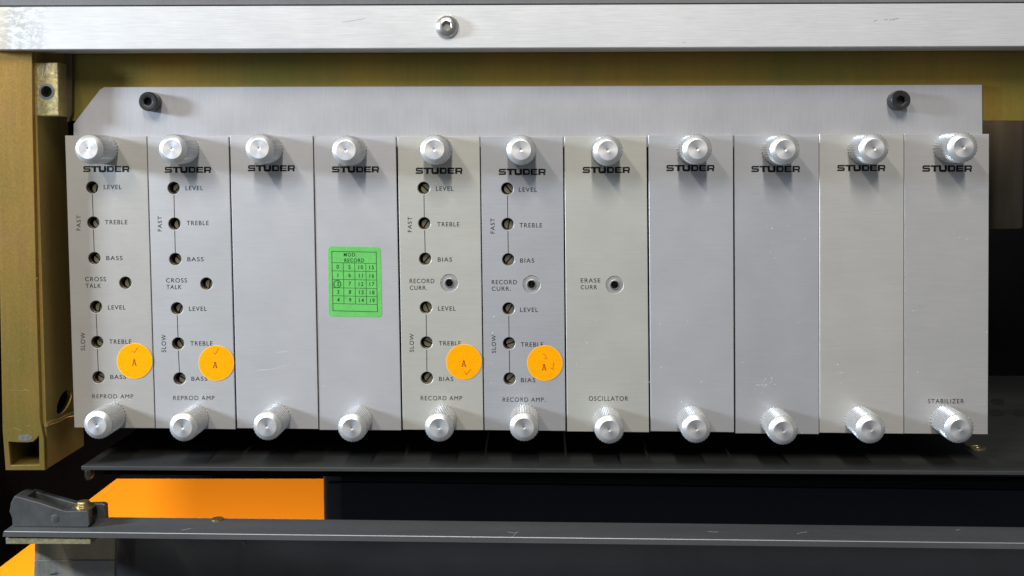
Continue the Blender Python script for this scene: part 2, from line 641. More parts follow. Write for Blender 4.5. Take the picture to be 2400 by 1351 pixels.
# lower rear panel with its rounded left column, below the shelf
lp = thing('rear_panel', at(1500, 1230, 0.16), 'dark navy panel in the gap between the black shelf and the rail', 'panel')
MB().prism([(800, 1085), (3300, 1105), (3300, 1320), (800, 1290)], 0.165, 0.004).build('panel_sheet', NAVYM, lp)
MB().prism([(770, 1131.5), (3300, 1161), (3300, 1164), (770, 1134.5)], 0.160, 0.004).build('panel_seam', NAVYM, lp)
cb = at(806, 1300, 0.175)
ct = at(806, 1080, 0.175)
rr = (at(850, 1200, 0.175) - at(762, 1200, 0.175)).x / 2
col = MB()
n = 28
for z in (cb.z, ct.z):
    for k in range(n):
        t = 2 * math.pi * k / n
        ex = lambda v: math.copysign(abs(v) ** 0.55, v)
        col.v.append(Vector((cb.x + rr * ex(math.cos(t)), 0.175 + rr * 0.6 * ex(math.sin(t)), z)))
col.f = [(k, (k + 1) % n, n + (k + 1) % n, n + k) for k in range(n)] + [tuple(range(n)), tuple(range(2 * n - 1, n - 1, -1))]
col.build('corner_column', COLUMNM, lp, smooth=50)
lo = MB().prism([(262, 1235), (3300, 1262), (3300, 1480), (262, 1480)], 0.055, 0.004).build('lower_panel', LOWM)
tag(lo, 'charcoal sheet panel filling the bottom of the picture below the rail', 'panel')

# motor can at the right, half hidden
mc = at(2330, 410, 0.11)
cr = (at(2394, 410, 0.11) - mc).x
zt, zb = at(2330, 250, 0.11).z, at(2345, 537, 0.11 - cr * .9).z
can = thing('motor_can', (mc.x, mc.y, zb), 'brown brushed metal can behind the right end of the rack', 'motor')
m = MB()
for z, q in ((zb, 0.97), (zb + .0008, 1.0), (zt, 1.0)):
    for k in range(40):
        t = 2 * math.pi * k / 40
        m.v.append(Vector((mc.x + cr * q * math.cos(t), mc.y + cr * q * math.sin(t), z)))
for s in (0, 40):
    m.f += [(s + k, s + (k + 1) % 40, s + 40 + (k + 1) % 40, s + 40 + k) for k in range(40)]
m.f += [tuple(range(40)), tuple(range(119, 79, -1))]
m.build('can_shell', CANM, can, smooth=40)

# ------------------------------------------------------------------ steel frame: post, tab, crossbeam
fr = thing('steel_frame', at(60, 1103, 0.0), 'gold chromate steel frame with a vertical post and an olive crossbeam', 'frame')
YP = -0.010
post_o = [(-12, 60), (74.5, 60), (77, 300), (86, 700), (94, 985), (103, 1030), (105.5, 1103), (13, 1103), (6, 1010), (0, 700)]
hole = [(20, 1036), (40, 1037.5), (64, 1038), (78, 1036), (86, 1028), (91, 1022), (92, 1090), (25, 1091)]
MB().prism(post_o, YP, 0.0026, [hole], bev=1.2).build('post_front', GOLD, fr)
# the post's inner side, running back; an oval hole near its foot
sx_top, sx_bot = at(75, 60, YP), at(105.5, 1103, YP)
Y1 = 0.0255


def side_pt(p, d):            # p = (depth y, z) on the inner face, d inwards to the left
    t = (p[1] - sx_bot.z) / (sx_top.z - sx_bot.z)
    edge = [(sx_bot.z, 105.5, 1103), (0, 0, 0)]
    x = sx_bot.x + (sx_top.x - sx_bot.x) * t
    return Vector((x - 0.0001 - d, p[0], p[1]))


zc = at(130, 945, 0.012).z
oval = []
for k in range(20):
    t = 2 * math.pi * k / 20
    e = 0.0125 + 0.0085 * math.cos(t)
    oval.append((e, zc + 0.0055 * math.sin(t) * (1.0 if math.sin(t) > 0 else 0.75) + 0.002 * math.cos(t)))
MB().slab([(YP + .0027, sx_bot.z + .0001), (Y1 + .008, sx_bot.z + .0001), (Y1 + .008, sx_bot.z + .018), (Y1, sx_bot.z + .030), (Y1, sx_top.z), (YP + .0027, sx_top.z)],
          [oval], side_pt, 0.0022).build('post_side', GOLDIN, fr)
pl = at(13, 1103, YP)
MB().box((pl.x, YP + .0027, pl.z + .0001), (pl.x + .0018, Y1, at(0, 60, YP).z)).build('post_outer_side', GOLD, fr)
MB().box((pl.x + .0019, YP + .0027, pl.z + .0002), (sx_bot.x - .0025, Y1, pl.z + .0022)).build('post_floor', GOLD, fr)
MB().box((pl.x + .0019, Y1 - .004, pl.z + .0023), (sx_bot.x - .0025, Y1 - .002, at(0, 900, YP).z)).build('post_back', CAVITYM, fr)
# weld bead along the gusset line
pts, rad = [], []
for k in range(15):
    t = k / 14
    y = YP + .0015 + t * 0.036
    z = sx_bot.z + .0212 - 0.002 * t + 0.0003 * math.sin(k * 0.9)
    pts.append(side_pt((y, z), -0.0004))
    rad.append(0.0009 + 0.0002 * math.sin(k * .7))
MB().tube(pts, rad, 8).build('weld_bead', WELDM, fr, smooth=60)
m = MB()
for x0, y0, x1, y1, wd in ((57, 914, 70, 917, 1.6), (22, 915, 56, 916, .8), (30, 1003, 52, 1010, 1), (60, 1001, 72, 997, 1.2), (42, 846, 50, 843, 1.2), (60, 770, 66, 768, 1), (10, 182, 26, 184, .8), (84, 655, 88, 652, 1)):
    m = MB().ribbon([(x0, y0), ((x0 + x1) / 2, (y0 + y1) / 2 - .6), (x1, y1)], wd, lift(YP - .00006))
    m.build('scratch', WELDM, fr, flat=True)
mk = MB().add([at(50 + 15 * math.cos(t) + (6 if math.cos(t) < 0 else 10), 1026 + 8 * math.sin(t), YP - .00006) for t in [k * math.pi / 8 for k in range(16)]], [tuple(range(16))])
mk.build('burn_mark', BURNM, fr, flat=True)
# tab block with threaded hole
YT = -0.0075
tab = MB().prism([(72.5, 147), (135, 147), (138, 272), (78.5, 273)], YT, 0.011, [circ(109, 215, 13.5, 24)], bev=1.6).build('tab_block', TABM, fr)
tc_ = at(109, 215, YT)
m = MB().lathe([(18.5 * U, -.00012), (13.2 * U, -.0002), (12.2 * U, .0007), (12.6 * U, .0012), (11.8 * U, .0018), (12.6 * U, .0024), (11.8 * U, .003), (12.6 * U, .0036), (11.8 * U, .0045)], 28, tc_ + Vector((.0, 0, 0)), close=False)
m.build('thread', NICKELM, tab, smooth=50)
MB().lathe([(12.4 * U, .005), (12.4 * U, .0052)], 20, tc_).build('thread_bottom', CAVITYM, tab)
m = MB()
for q in (((97, 150), (86, 171)), ((115, 149), (103, 178)), ((102, 152), (99, 180)), ((109, 150), (113, 172))):
    m = MB().ribbon([q[0], q[1]], 1.1, lift(YT - .00006))
    m.build('scratch', SCRATCHM, tab, flat=True)
# crossbeam behind the plate, gusset at its end
MB().prism(pxbox(150, 60, 3300, 283), 0.0048, 0.003).build('crossbeam', BEAMM, fr)
MB().prism([(152, 60), (168, 60), (168, 262), (160, 286), (150, 286)], 0.0016, 0.0040, bev=1.5).build('gusset', SHADEDSTEEL, fr)
m = MB()
m.ribbon([(215, 178), (330, 177), (505, 178)], 1.0, lift(.00474))  # highlight along the beam's ridge, painted as a thin pale stripe
m.build('ridge_highlight', chromate('ridge_highlight_chromate', (.34, .24, .04), (.26, .24, .05), (.3, .2, .05)), fr, flat=True)

# ------------------------------------------------------------------ top trim strip and cover
YTR = -0.016
tr = thing('trim_strip', at(0, 113, YTR), 'bright brushed aluminium strip running across the top above the rack', 'trim')
st_o = [(-40, 16.5), (3300, 4.5), (3300, 106.5), (-40, 117.5)]
MB().prism(st_o, YTR, 0.018, bev=2.0).build('strip_bar', TRIM, tr)
hexr = lambda s: (lambda t: s / max(math.cos((t + .35) % (math.pi / 3) - math.pi / 6), .1))
sc0 = at(1048, 62.5, YTR)
R = 27 * U * .968
m = MB().lathe([(hexr(.0019), -.0012), (hexr(.0019), -.00285), (hexr(.0021), -.0030), (R * .52, -.0029), (R * .72, -.0025), (R * .9, -.0016), (R, -.0006), (R, 0)], 48, sc0)
sb = m.build('button_head_screw', STAINM, tr, smooth=35)
MB().lathe([(hexr(.00188), -.00118), (hexr(.00188), -.00119)], 48, sc0).build('hex_socket', principled('socket_floor', (.10, .07, .05), .6, .4)[0], sb)
m = MB()
for q in (((2048, 51), (2056, 47)), ((2072, 47.5), (2080, 46)), ((2084, 47.5), (2096, 46.5)), ((2094, 45.5), (2106, 43))):
    m.ribbon(q, 1.3, lift(YTR - .00005))
m.ribbon([(802, 52.5), (825, 49), (856, 44)], .7, lift(YTR - .00005))
m.ribbon([(1600, 101), (1608, 98.5)], .7, lift(YTR - .00005))
m.build('scuff_mark', SCUFFM, tr, flat=True)
cv = MB().prism([(-60, -120), (3300, -120), (3300, 1.6), (-60, 13.6)], YTR + 0.003, 0.02, bev=0.8).build('cover_edge', COVERM)
tag(cv, 'flat mid grey cover edge along the very top of the picture', 'cover')

# ------------------------------------------------------------------ mounting plate with two cap screws
YM = 0.0024
mp = thing('mounting_plate', at(1237, 340, YM), 'wide brushed plate with a clipped corner behind the tops of the faceplates', 'plate')
MB().prism([(172, 291), (234, 210), (244, 204.5), (1237, 202.5), (2302, 199), (2303, 345), (172, 345)], YM, 0.002, bev=1.0).build('plate_sheet', PLATE, mp)
for (fx, fy) in ((346.0, 238.0), (2112.0, 235.0)):
    p = at(fx, fy, YM - .0063)
    p.y = YM
    Rs = 22.5 * U
    kn = lambda s: (lambda t: s * (1 + .012 * math.cos(32 * t)))
    m = MB().lathe([(hexr(.0019), -.0030), (hexr(.0019), -.0061), (.0027, -.0063), (Rs * .90, -.0063), (kn(Rs * .985), -.0058), (kn(Rs), -.0052), (kn(Rs), 0)], 96, p)
    s_ = m.build('cap_screw', BLACKOX, mp, smooth=35)
    MB().lathe([(hexr(.00188), -.00298), (hexr(.00188), -.00299)], 24, p).build('hex_socket', CAVITYM, s_)


# ------------------------------------------------------------------ plug-in modules
TOP = [(152, 318), (344, 320), (344, 320.5), (537, 321), (537, 317.5), (734, 318.5), (734, 321), (929, 321), (930, 320), (1125, 320.5), (1125, 321), (1321, 321),
       (1321, 320.5), (1517, 320.5), (1518, 317), (1719.5, 316.5), (1719.5, 318), (1920, 319.5), (1920, 315), (2119, 315), (2119, 314.5), (2318.5, 314.5)]
BOT = [(174, 1003), (363.5, 1004.5), (364, 1004.5), (553.5, 1007), (554, 1004.5), (747, 1006.5), (747.5, 1008.5), (942, 1009.5), (942.5, 1008), (1134, 1009), (1134.5, 1009), (1327, 1011),
       (1327.5, 1012), (1523, 1014), (1523.5, 1011.5), (1722, 1014), (1722.5, 1016.5), (1920, 1018.5), (1920.5, 1015), (2118.5, 1017.5), (2119, 1017), (2315.5, 1019)]
KT = [(206, 350), (403, 350), (607, 349), (810.5, 353), (1018, 351), (1221.5, 352), (1425, 353), (1635, 350), (1841, 351), (2050, 349), (2259, 346)]
KB = [(226.5, 998), (427.5, 1003.5), (625, 1001), (824.5, 1005), (1029, 1004), (1228.5, 1003), (1429, 1008.5), (1633, 1007), (1837, 1011), (2042.5, 1008), (2250.5, 1007)]
LOGO = [(195, 389.5, 303, 403.7), (386, 391.3, 494.6, 405.5), (581, 387.5, 691, 402), (778, 390.3, 888.2, 404.7), (974.3, 393.4, 1083.8, 408), (1168.8, 396, 1278.8, 410.5),
        (1365.4, 391.6, 1476.4, 406), (1561.7, 387, 1674.5, 401.7), (1761, 389.2, 1875, 403.8), (1962.3, 387, 2074.9, 401.4), (2161.7, 387.8, 2278.2, 403)]
WORDS = {
    0: [('LEVEL', 243, 433.6, 285, 443.9), ('TREBLE', 246, 516, 298.3, 526.2), ('BASS', 249, 600.3, 287, 610.2), ('CROSS', 199.4, 649.4, 248, 659.8), ('TALK', 200.6, 665.3, 236.6, 675.3),
        ('LEVEL', 253, 716, 294, 726), ('TREBLE', 256, 796, 307.6, 806.3), ('BASS', 258.5, 879, 295, 889), ('REPROD AMP', 216.5, 924.5, 312, 934.3), ('|FAST', 179.5, 505, 189, 540.6), ('|SLOW', 189, 780, 199.5, 822)],
    1: [('LEVEL', 434.7, 436.2, 475.7, 446.4), ('TREBLE', 437.5, 518, 488.8, 528.2), ('BASS', 439, 603, 477, 613), ('CROSS', 389, 652.4, 438, 662.8), ('TALK', 390, 668, 425.4, 678),
        ('LEVEL', 443, 719, 484.5, 729.2), ('TREBLE', 446, 800.2, 498, 810.4), ('BASS', 448.5, 883.2, 485.8, 893), ('REPROD AMP', 406, 928.2, 502.6, 938.2), ('|FAST', 369.5, 507, 379, 542.6), ('|SLOW', 378.3, 784.5, 389, 826)],
    4: [('LEVEL', 1021.6, 437.5, 1063, 447.7), ('TREBLE', 1024.6, 521, 1076.5, 531.1), ('BIAS', 1026, 603.6, 1059.3, 613.7), ('RECORD', 960, 653.8, 1017.8, 664.2), ('CURR.', 960.4, 669.8, 1001, 680),
        ('LEVEL', 1026.6, 718.5, 1068, 728.7), ('TREBLE', 1028.4, 800, 1080, 810), ('BIAS', 1028.6, 883.7, 1062.4, 893.6), ('RECORD AMP', 985.9, 928.6, 1083, 938.8), ('|FAST', 955.6, 508.6, 965, 544.4), ('|SLOW', 960, 782.7, 969.8, 825.2)],
    5: [('LEVEL', 1215.9, 440, 1258.6, 450.2), ('TREBLE', 1217.6, 523.2, 1270.5, 533.6), ('BIAS', 1218.9, 606, 1252, 616.2), ('RECORD', 1152.5, 656.6, 1211.3, 666.8), ('CURR.', 1152.5, 672, 1197, 682.2),
        ('LEVEL', 1218.9, 721.4, 1261, 731.7), ('TREBLE', 1220.6, 802.8, 1273, 813), ('BIAS', 1220.9, 886.2, 1254.6, 896.5), ('RECORD AMP.', 1178, 932, 1278, 942.2), ('|FAST', 1149.5, 511.7, 1159.3, 547.7), ('|SLOW', 1152.5, 785.7, 1162.2, 827.7)],
    6: [('ERASE', 1361, 652.8, 1407, 662.8), ('CURR', 1361, 668.8, 1399.3, 678.6), ('OSCILLATOR', 1380, 929.2, 1472.3, 940)],
    10: [('STABILIZER', 2175, 935.5, 2259.4, 946)],
}
HOLES = {
    0: [(216, 440), (218.5, 522.5), (221, 606), (294, 663.5), (224.8, 719.8), (227.8, 802.6), (230.6, 885)],
    1: [(407.2, 441.2), (409, 525), (411, 608), (483.8, 665.5), (414.8, 723.5), (417.3, 805.8), (420.8, 888)],
    4: [(993.2, 441.2), (994.7, 524.2), (996.7, 607.3), (998.4, 721.5), (999.7, 803.8), (1000.7, 886.4)],
    5: [(1189, 442.7), (1190, 525.8), (1191.5, 608.8), (1192, 724), (1193.3, 805.3), (1194.5, 888.2)],
}
ANG = {0: [80, 125, 135, 105, 75, 140, 150], 1: [45, 100, 135, 80, 65, 125, 150], 4: [135, 60, 50, 110, 155, 55], 5: [130, 80, 50, 60, 20, 45]}
JACK = {4: (1053, 663.5), 5: (1245.8, 666.7), 6: (1440.4, 668)}
LABELS = [
    'warm grey CROSS TALK module at the far left, next to the gold post',
    'bluish grey CROSS TALK module, second in the row from the gold post',
    'blank silver module without sticker between a CROSS TALK module and the green sticker',
    'blank silver module carrying the green numbered sticker',
    'warm grey RECORD AMP module directly right of the green stickered module',
    'bluish grey RECORD AMP module directly left of the OSCILLATOR module',
    'pale greenish grey OSCILLATOR module with a single ERASE CURR jack',
    'blank bluish grey module directly right of the OSCILLATOR module',
    'blank grey module with white dust specks above its lower knob',
    'blank warm grey module directly left of the STABILIZER module',
    'STABILIZER module at the far right end of the row',
]
KL = 0.0185                       # knob length


def knob_meshes():
    Rk, hk, n, rows = 0.00692, 0.00085, 54, 19
    y_end = -(KL - 0.0021)
    y_beg = -0.0006
    m = MB()
    for j in range(rows + 1):
        y = y_beg + (y_end - y_beg) * j / rows
        for i in range(n):
            t = 2 * math.pi * i / n
            q = Rk - (hk if (i + j) % 2 else 0.0)
            m.v.append(Vector((q * math.cos(t), y, q * math.sin(t))))
    for j in range(rows):
        for i in range(n):
            k = (i + 1) % n
            a, b, c, d = j * n + i, j * n + k, (j + 1) * n + k, (j + 1) * n + i
            if (i + j) % 2:                      # a, c are valleys: crease a-c
                m.f += [(a, b, c), (a, c, d)]
            else:
                m.f += [(b, c, d), (b, d, a)]
    # base disc, plain chamfer
    b0 = len(m.v)
    m.v += [Vector((Rk * .93 * math.cos(2 * math.pi * i / n), y_beg + .0003, Rk * .93 * math.sin(2 * math.pi * i / n))) for i in range(n)]
    m.f += [(i, (i + 1) % n, b0 + (i + 1) % n, b0 + i) for i in range(n)]
    m.f.append(tuple(b0 + i for i in range(n)))
    e = rows * n
    prev = e
    for q, y in ((Rk * .945, y_end - .0003), (0.00475, -KL + .0001), (0.0045, -KL)):
        b1 = len(m.v)
        m.v += [Vector((q * math.cos(2 * math.pi * i / n), y, q * math.sin(2 * math.pi * i / n))) for i in range(n)]
        m.f += [(prev + i, prev + (i + 1) % n, b1 + (i + 1) % n, b1 + i) for i in range(n)]
        prev = b1
    body = m.mesh('knob', KNOBM, smooth=22)
    fc = MB().lathe([(0.00450, -KL), (0.00438, -KL - .00003), (0.0008, -KL + .00006), (0.0003, -KL + .0002)], 48, close=False)
    k = len(fc.v) - 48
    fc.f.append(tuple(k + i for i in range(48)))
    face = fc.mesh('knob_face', KNOBFACE)
    return body, face


KBODY, KFACE = knob_meshes()


def trimmer_meshes():
    r_, g = 0.0021, 0.00034
    m = MB()
    for s in (1, -1):
        a0 = math.asin(g / r_)
        arc = [(r_ * math.cos(a0 + (math.pi - 2 * a0) * k / 12), s * r_ * math.sin(a0 + (math.pi - 2 * a0) * k / 12)) for k in range(13)]
        m.slab(arc, [], lambda p, d: Vector((p[0], d - .0006, p[1])), 0.0006)
    m.lathe([(r_, -.00005), (r_, .0015)], 28)
    scr = m.mesh('trimmer_screw', BRASSM)
    scr.materials.append(CAVITYM)                                # slot floor painted black for the shade in its depth
    for p in scr.polygons:
        if len(p.vertices) == 28:
            p.material_index = 1
    bu = MB().lathe([(14.2 * U, .0), (13.9 * U, .0011), (13.0 * U, .0012), (13.0 * U, .0028), (13.6 * U, .0029), (13.6 * U, .0062)], 32, close=False).mesh('bushing', BUSHM, smooth=40)
    bt = MB().lathe([(14 * U, .0061), (14 * U, .0063)], 24).mesh('well_bottom', CAVITYM)
    return scr, bu, bt


TSCREW, TBUSH, TBOT = trimmer_meshes()


def jack_meshes():
    dish = MB().lathe([(20.2 * U, .0002), (19.6 * U, .00035), (11 * U, .00035), (11 * U, .002)], 40, close=False).mesh('jack_recess', brushed('jack_dish', (.50, .50, .50), 'x', .6, .4, .05, .05)[0], smooth=30)
    ring = MB().lathe([(11.6 * U, .00034), (11.6 * U, -.0001), (10.6 * U, -.0004), (8.8 * U, -.0004), (7.6 * U, .0001), (7.4 * U, .004)], 40, close=False).mesh('jack_ring', NICKELM, smooth=40)
    cav = MB().lathe([(7.9 * U, .0039), (7.9 * U, .0041)], 24).mesh('jack_bore', CAVITYM)
    return dish, ring, cav


JDISH, JRING, JCAV = jack_meshes()
GAP = [0, 1.5, 3.6, 2.2, 3.4, 2.2, 3.2, 3.4, 3.0, 1.0, 1.0, 0]
YOFF = [0, .0002, -.0002, .0002, .0001, .0003, .0001, 0, .0003, -.0001, 0]

for i in range(11):
    y0 = YOFF[i]
    tl, trr, bl, br = TOP[2 * i], TOP[2 * i + 1], BOT[2 * i], BOT[2 * i + 1]
    base = at((bl[0] + br[0]) / 2, (bl[1] + br[1]) / 2, y0)
    mod = thing('plug_in_module', base, LABELS[i], 'electronic module', 'plug-in modules side by side in the rack')
    gl, gr = GAP[i] / 2, GAP[i + 1] / 2
    outer = [(tl[0] + gl, tl[1]), (trr[0] - gr, trr[1]), (br[0] - gr, br[1]), (bl[0] + gl, bl[1])]
    hs = [circ(x, y, 14.3, 28) for x, y in HOLES.get(i, [])]
    if i in JACK:
        hs.append(circ(*JACK[i], 20.4, 36))
    MB().prism(outer, y0, 0.0019, hs, bev=1.1).build('faceplate', FACE[i], mod)
    ib = [(tl[0] + 1.5, 350), (trr[0] - 1.5, 350), (br[0] - 1.5, 992), (bl[0] + 1.5, 992)]
    MB().prism(ib, 0.0075, 0.11).build('module_body', BLACKM, mod)
    for (kx, ky) in (KT[i], KB[i]):
        p = at(kx, ky, y0 - KL)
        p.y = y0
        k = link('knob', KBODY, mod, p - base, (0, random.random() * 6.28, 0))
        link('knob_face', KFACE, k)
    yl = y0 - .00005
    lg = MB()
    logotype(lg, LOGO[i], yl)
    lg.build('brand_lettering', INKM, mod, flat=True)
    for wd in WORDS.get(i, []):
        m = MB()
        up = wd[0].startswith('|')
        text_into(m, wd[0].lstrip('|'), wd[1:], lift(yl), 0.0 if 'AMP' in wd[0] else 0.004, 1.2, up)
        m.build('lettering', GREYINK, mod, flat=True)
    H = HOLES.get(i, [])
    if H:
        tri = [k for k in range(len(H)) if not (i < 2 and k == 3)]
        for grp in (tri[:3], tri[3:]):
            for a, b in zip(grp, grp[1:]):
                m = MB().ribbon([(H[a][0] + .3, H[a][1] + 16), (H[b][0] - .3, H[b][1] - 15.5)], 1.5, lift(yl))
                m.build('printed_line', GREYINK, mod, flat=True)
    for k, (hx, hy) in enumerate(H):
        p = at(hx, hy, y0) - base
        tb = link('trimmer', TBUSH, mod, p + Vector((0, .0004, 0)))
        off = Vector((((4.6 if i < 2 else 2.6) + random.uniform(-1, 1)) * U, .0032, (-1.5 + random.uniform(-1, 1)) * U))
        link('trimmer_screw', TSCREW, tb, off, (0, -math.radians(ANG[i][k]), 0))
        link('well_bottom', TBOT, tb)
    if i in JACK:
        p = at(*JACK[i], y0) - base
        jk = link('jack_socket', JDISH, mod, p)
        link('jack_ring', JRING, jk)
        link('jack_bore', JCAV, jk)

# faint scratches and dust specks on some faceplates
MODS = [o for o in bpy.data.objects if o.name.startswith('plug_in_module')]
MODS.sort(key=lambda o: o.location.x)
FAINT = brushed('faint_scratch', (.555, .56, .58), 'x', 0.45, 0.5, 0.1, 0.3)[0]
DUSTM = principled('pale_dust', (.9, .9, .9), 0.0, 0.8)[0]
for i, pts, wd in ((2, [(600, 869), (640, 865), (672, 857), (694, 846)], 1.7), (2, [(648, 828), (662, 825), (676, 824)], 3.0), (7, [(1551, 640), (1559, 636)], 1.2), (10, [(2154, 716), (2160, 722), (2167, 711)], 1.0),
                   (10, [(2152, 714), (2158, 721)], .9), (9, [(2081, 492), (2088, 488), (2091, 480)], 1.2), (4, [(1062, 520), (1076, 500), (1080, 478)], 1.6), (6, [(1370, 617), (1384, 617.5)], 1.2), (1, [(412, 1016 - 250), (424, 763)], 1.0)):
    MB().ribbon(pts, wd, lift(YOFF[i] - .00004)).build('scratch', FAINT, MODS[i], flat=True)
for i, cx, cy, rx, ry, cnt in ((8, 1790, 898, 26, 22, 26), (8, 1850, 550, 30, 60, 4), (3, 757, 903, 3, 3, 1), (5, 1150, 850, 14, 80, 5), (7, 1600, 850, 70, 120, 9), (10, 2220, 760, 70, 160, 8), (6, 1420, 780, 70, 140, 7), (0, 300, 940, 40, 10, 3), (9, 2010, 880, 60, 80, 6)):
    m = MB()
    for k in range(cnt):
        x, y, q = cx + random.gauss(0, .5) * rx, cy + random.gauss(0, .5) * ry, random.uniform(.5, 1.3)
        b = len(m.v)
        m.v += [at(x + q * math.cos(t), y + q * math.sin(t), YOFF[i] - .00005) for t in (0, 1.05, 2.1, 3.14, 4.2, 5.25)]
        m.f.append(tuple(range(b, b + 6)))
    o = m.build('dust', DUSTM, MODS[i], flat=True)
    o['kind'] = 'stuff'

# ------------------------------------------------------------------ stickers
gs = thing('green_sticker', at(832, 744, -.0003), 'green rectangular sticker printed with a grid of numbers, 2 circled', 'sticker')
Yg = YOFF[3] - .00012
TLg, TRg, BRg, BLg = (769, 577.5), (891.5, 579.8), (895, 744), (770.5, 742)


def bil(c, u_, v_):
    return tuple((c[0][k] * (1 - u_) + c[1][k] * u_) * (1 - v_) + (c[3][k] * (1 - u_) + c[2][k] * u_) * v_ for k in (0, 1))


rc = []
for (cx, cy, a0) in ((.07, .052, 180), (.93, .052, 270), (.93, .948, 0), (.07, .948, 90)):
    for k in range(7):
        t = math.radians(a0 + 15 * k)
        rc.append(bil((TLg, TRg, BRg, BLg), cx + .07 * math.cos(t), cy + .052 * math.sin(t)))
MB().prism(rc, Yg, .00011).build('paper', GREENM, gs)
box = ((777.4, 589.6), (881.5, 591.4), (884.4, 731.3), (780.3, 728.8))
Yi = Yg - .00005
bf = lambda p: at(*bil(box, p[0], p[1]), Yi)
rows = [0, .189, .327, .469, .611, .746, .878, 1]
colu = [.252, .51, .76]
m = MB()
pf = lambda p: at(p[0], p[1], Yi)
m.ribbon([bil(box, *q) for q in ((0, 0), (1, 0), (1, 1), (0, 1))], 1.3, pf, closed=True)
for v_ in rows[1:-1]:
    m.ribbon([bil(box, .008, v_), bil(box, .992, v_)], 1.0, pf)
for u_ in colu:
    for a, b in zip(rows[1:6], rows[2:7]):
        m.ribbon([bil(box, u_, a + .005), bil(box, u_, b - .005)], 1.0, pf)
m.build('printed_grid', GREENINK, gs, flat=True)
m = MB()
text_into(m, 'MOD.', (805.5, 592.8, 835.5, 601.8), pf, .012, 1.25)
text_into(m, 'RECORD', (807, 606, 853.3, 615.2), pf, .012, 1.2)
m.build('printed_heading', GREENINK, gs, flat=True)
edges = [0] + colu + [1]
m = MB()
for c_ in range(4):
    for r_ in range(5):
        s = str(c_ * 5 + r_)
        _, _, asp = glyphs(s, .012, 1.25)
        cx, cy = bil(box, (edges[c_] + edges[c_ + 1]) / 2 + (.01 if c_ else 0), (rows[r_ + 1] + rows[r_ + 2]) / 2)
        hh = 9.4
        ww = hh * asp * .92
        text_into(m, s, (cx - ww / 2, cy - hh / 2, cx + ww / 2, cy + hh / 2), pf, .012, 1.25)
m.build('printed_numbers', GREENINK, gs, flat=True)
m = MB()
pts = [(790 + (8.2 + .7 * math.sin(k * 1.3)) * math.cos(k * .42), 666 + (9.0 + .8 * math.cos(k * .9)) * math.sin(k * .42)) for k in range(36)]
for a, b in zip(range(0, 35), range(1, 36)):
    pass
m.ribbon(pts[:16], 1.9, lambda p: at(p[0], p[1], Yi - .00002))
m.ribbon(pts[15:31], 1.6, lambda p: at(p[0], p[1], Yi - .00004))
m.build('pen_circle', PENM, gs, flat=True)

SL = ['round orange sticker with a tick above the A on the module beside the gold post',
      'round orange sticker with a tick above its A, on the second module',
      'round orange sticker with a tick below its letter A',
      'round orange sticker with a faint tick to the right of its letter A']
SPOS = [(315.6, 846.6), (507, 851.5), (1087.3, 848.6), (1277, 851.5)]
APOS = [(314.5, 850), (504, 856), (1087, 852.5), (1275, 861)]
TICK = [((309, 822), (314.5, 827), (322.5, 815)), ((500, 826), (504.5, 830.5), (512, 816.5)), ((1089, 871), (1092, 879), (1103, 866)), ((1290, 862), (1295.5, 866), (1297.5, 850))]
for i in range(4):
    cx, cy = SPOS[i]
    Ys = YOFF[(0, 1, 4, 5)[i]] - .00022
    s = thing('round_sticker', at(cx, cy + 41, Ys), SL[i], 'sticker', 'round orange stickers marked A')
    rag = [(cx + 41.6 * math.cos(t), cy + 41.6 * math.sin(t)) for t in [2 * math.pi * k / 56 for k in range(56)]]
    MB().prism(rag, Ys, .0001).build('paper_edge', STICKEDGE, s)
    MB().prism([(cx + 40.6 * math.cos(t), cy + 40.6 * math.sin(t)) for t in [2 * math.pi * k / 56 for k in range(56)]], Ys - .00003, .00002).build('paper', STICKM, s)
    ax, ay = APOS[i]
    L = lambda d: (lambda p: at(ax + p[0] * .88, ay + p[1] * .92, Ys - .00007 - d * .00001))
    m = MB()
    m.ribbon([(-3.9, 6.6), (-.6, -7.4)], 1.7, L(0))
    m.ribbon([(3.9, 6.6), (.6, -7.4)], 2.2, L(1))
    m.ribbon([(-2.6, 2.2), (2.6, 2.2)], 1.6, L(2))
    m.ribbon([(-6, 7), (-1.8, 7)], 1.6, L(3))
    m.ribbon([(1.8, 7), (6, 7)], 1.6, L(4))
    m.ribbon([(-2.6, -7.3), (1.2, -7.3)], 1.4, L(5))
    m.build('typed_letter', TYPEM, s, flat=True)
    MB().ribbon(TICK[i], 1.2, lift(Ys - .0001)).build('pencil_tick', PENCILM, s, flat=True)
m = MB()
SM = [o for o in bpy.data.objects if o.name.startswith('round_sticker')][-1]
m.ribbon([(1273, 829), (1280, 836), (1276, 842), (1284, 840)], .9, lift(YOFF[5] - .00034)).build('pencil_scribble', PENCILM, SM, flat=True)

# ------------------------------------------------------------------ shelf under the rack
YS = -0.006
a, b = at(190, 1090, YS), at(2400, 1108, YS)
zs = (a.z + b.z) / 2
sh = thing('shelf', (0, YS, zs), 'dark grey painted shelf plate directly under the row of modules', 'shelf')
MB().box((a.x, YS, zs - .0019), (b.x + .20, 0.214, zs)).build('shelf_plate', SHELFM, sh, bevel=.0003)
p = at_z(2290, 1051, zs)
m = MB()
for q, h_ in ((.0042, 0), (.0042, .0005), (.0036, .0008), (.0026, .0008), (.0022, .0003), (.0014, .0003), (.0012, .0008)):
    for k in range(32):
        t = 2 * math.pi * k / 32
        m.v.append(p + Vector((q * math.cos(t), q * math.sin(t), h_)))
for s in range(6):
    m.f += [(s * 32 + k, s * 32 + (k + 1) % 32, (s + 1) * 32 + (k + 1) % 32, (s + 1) * 32 + k) for k in range(32)]
m.f.append(tuple(range(192, 224)))
m.build('shelf_screw', GOLDSCREW, sh, smooth=40)
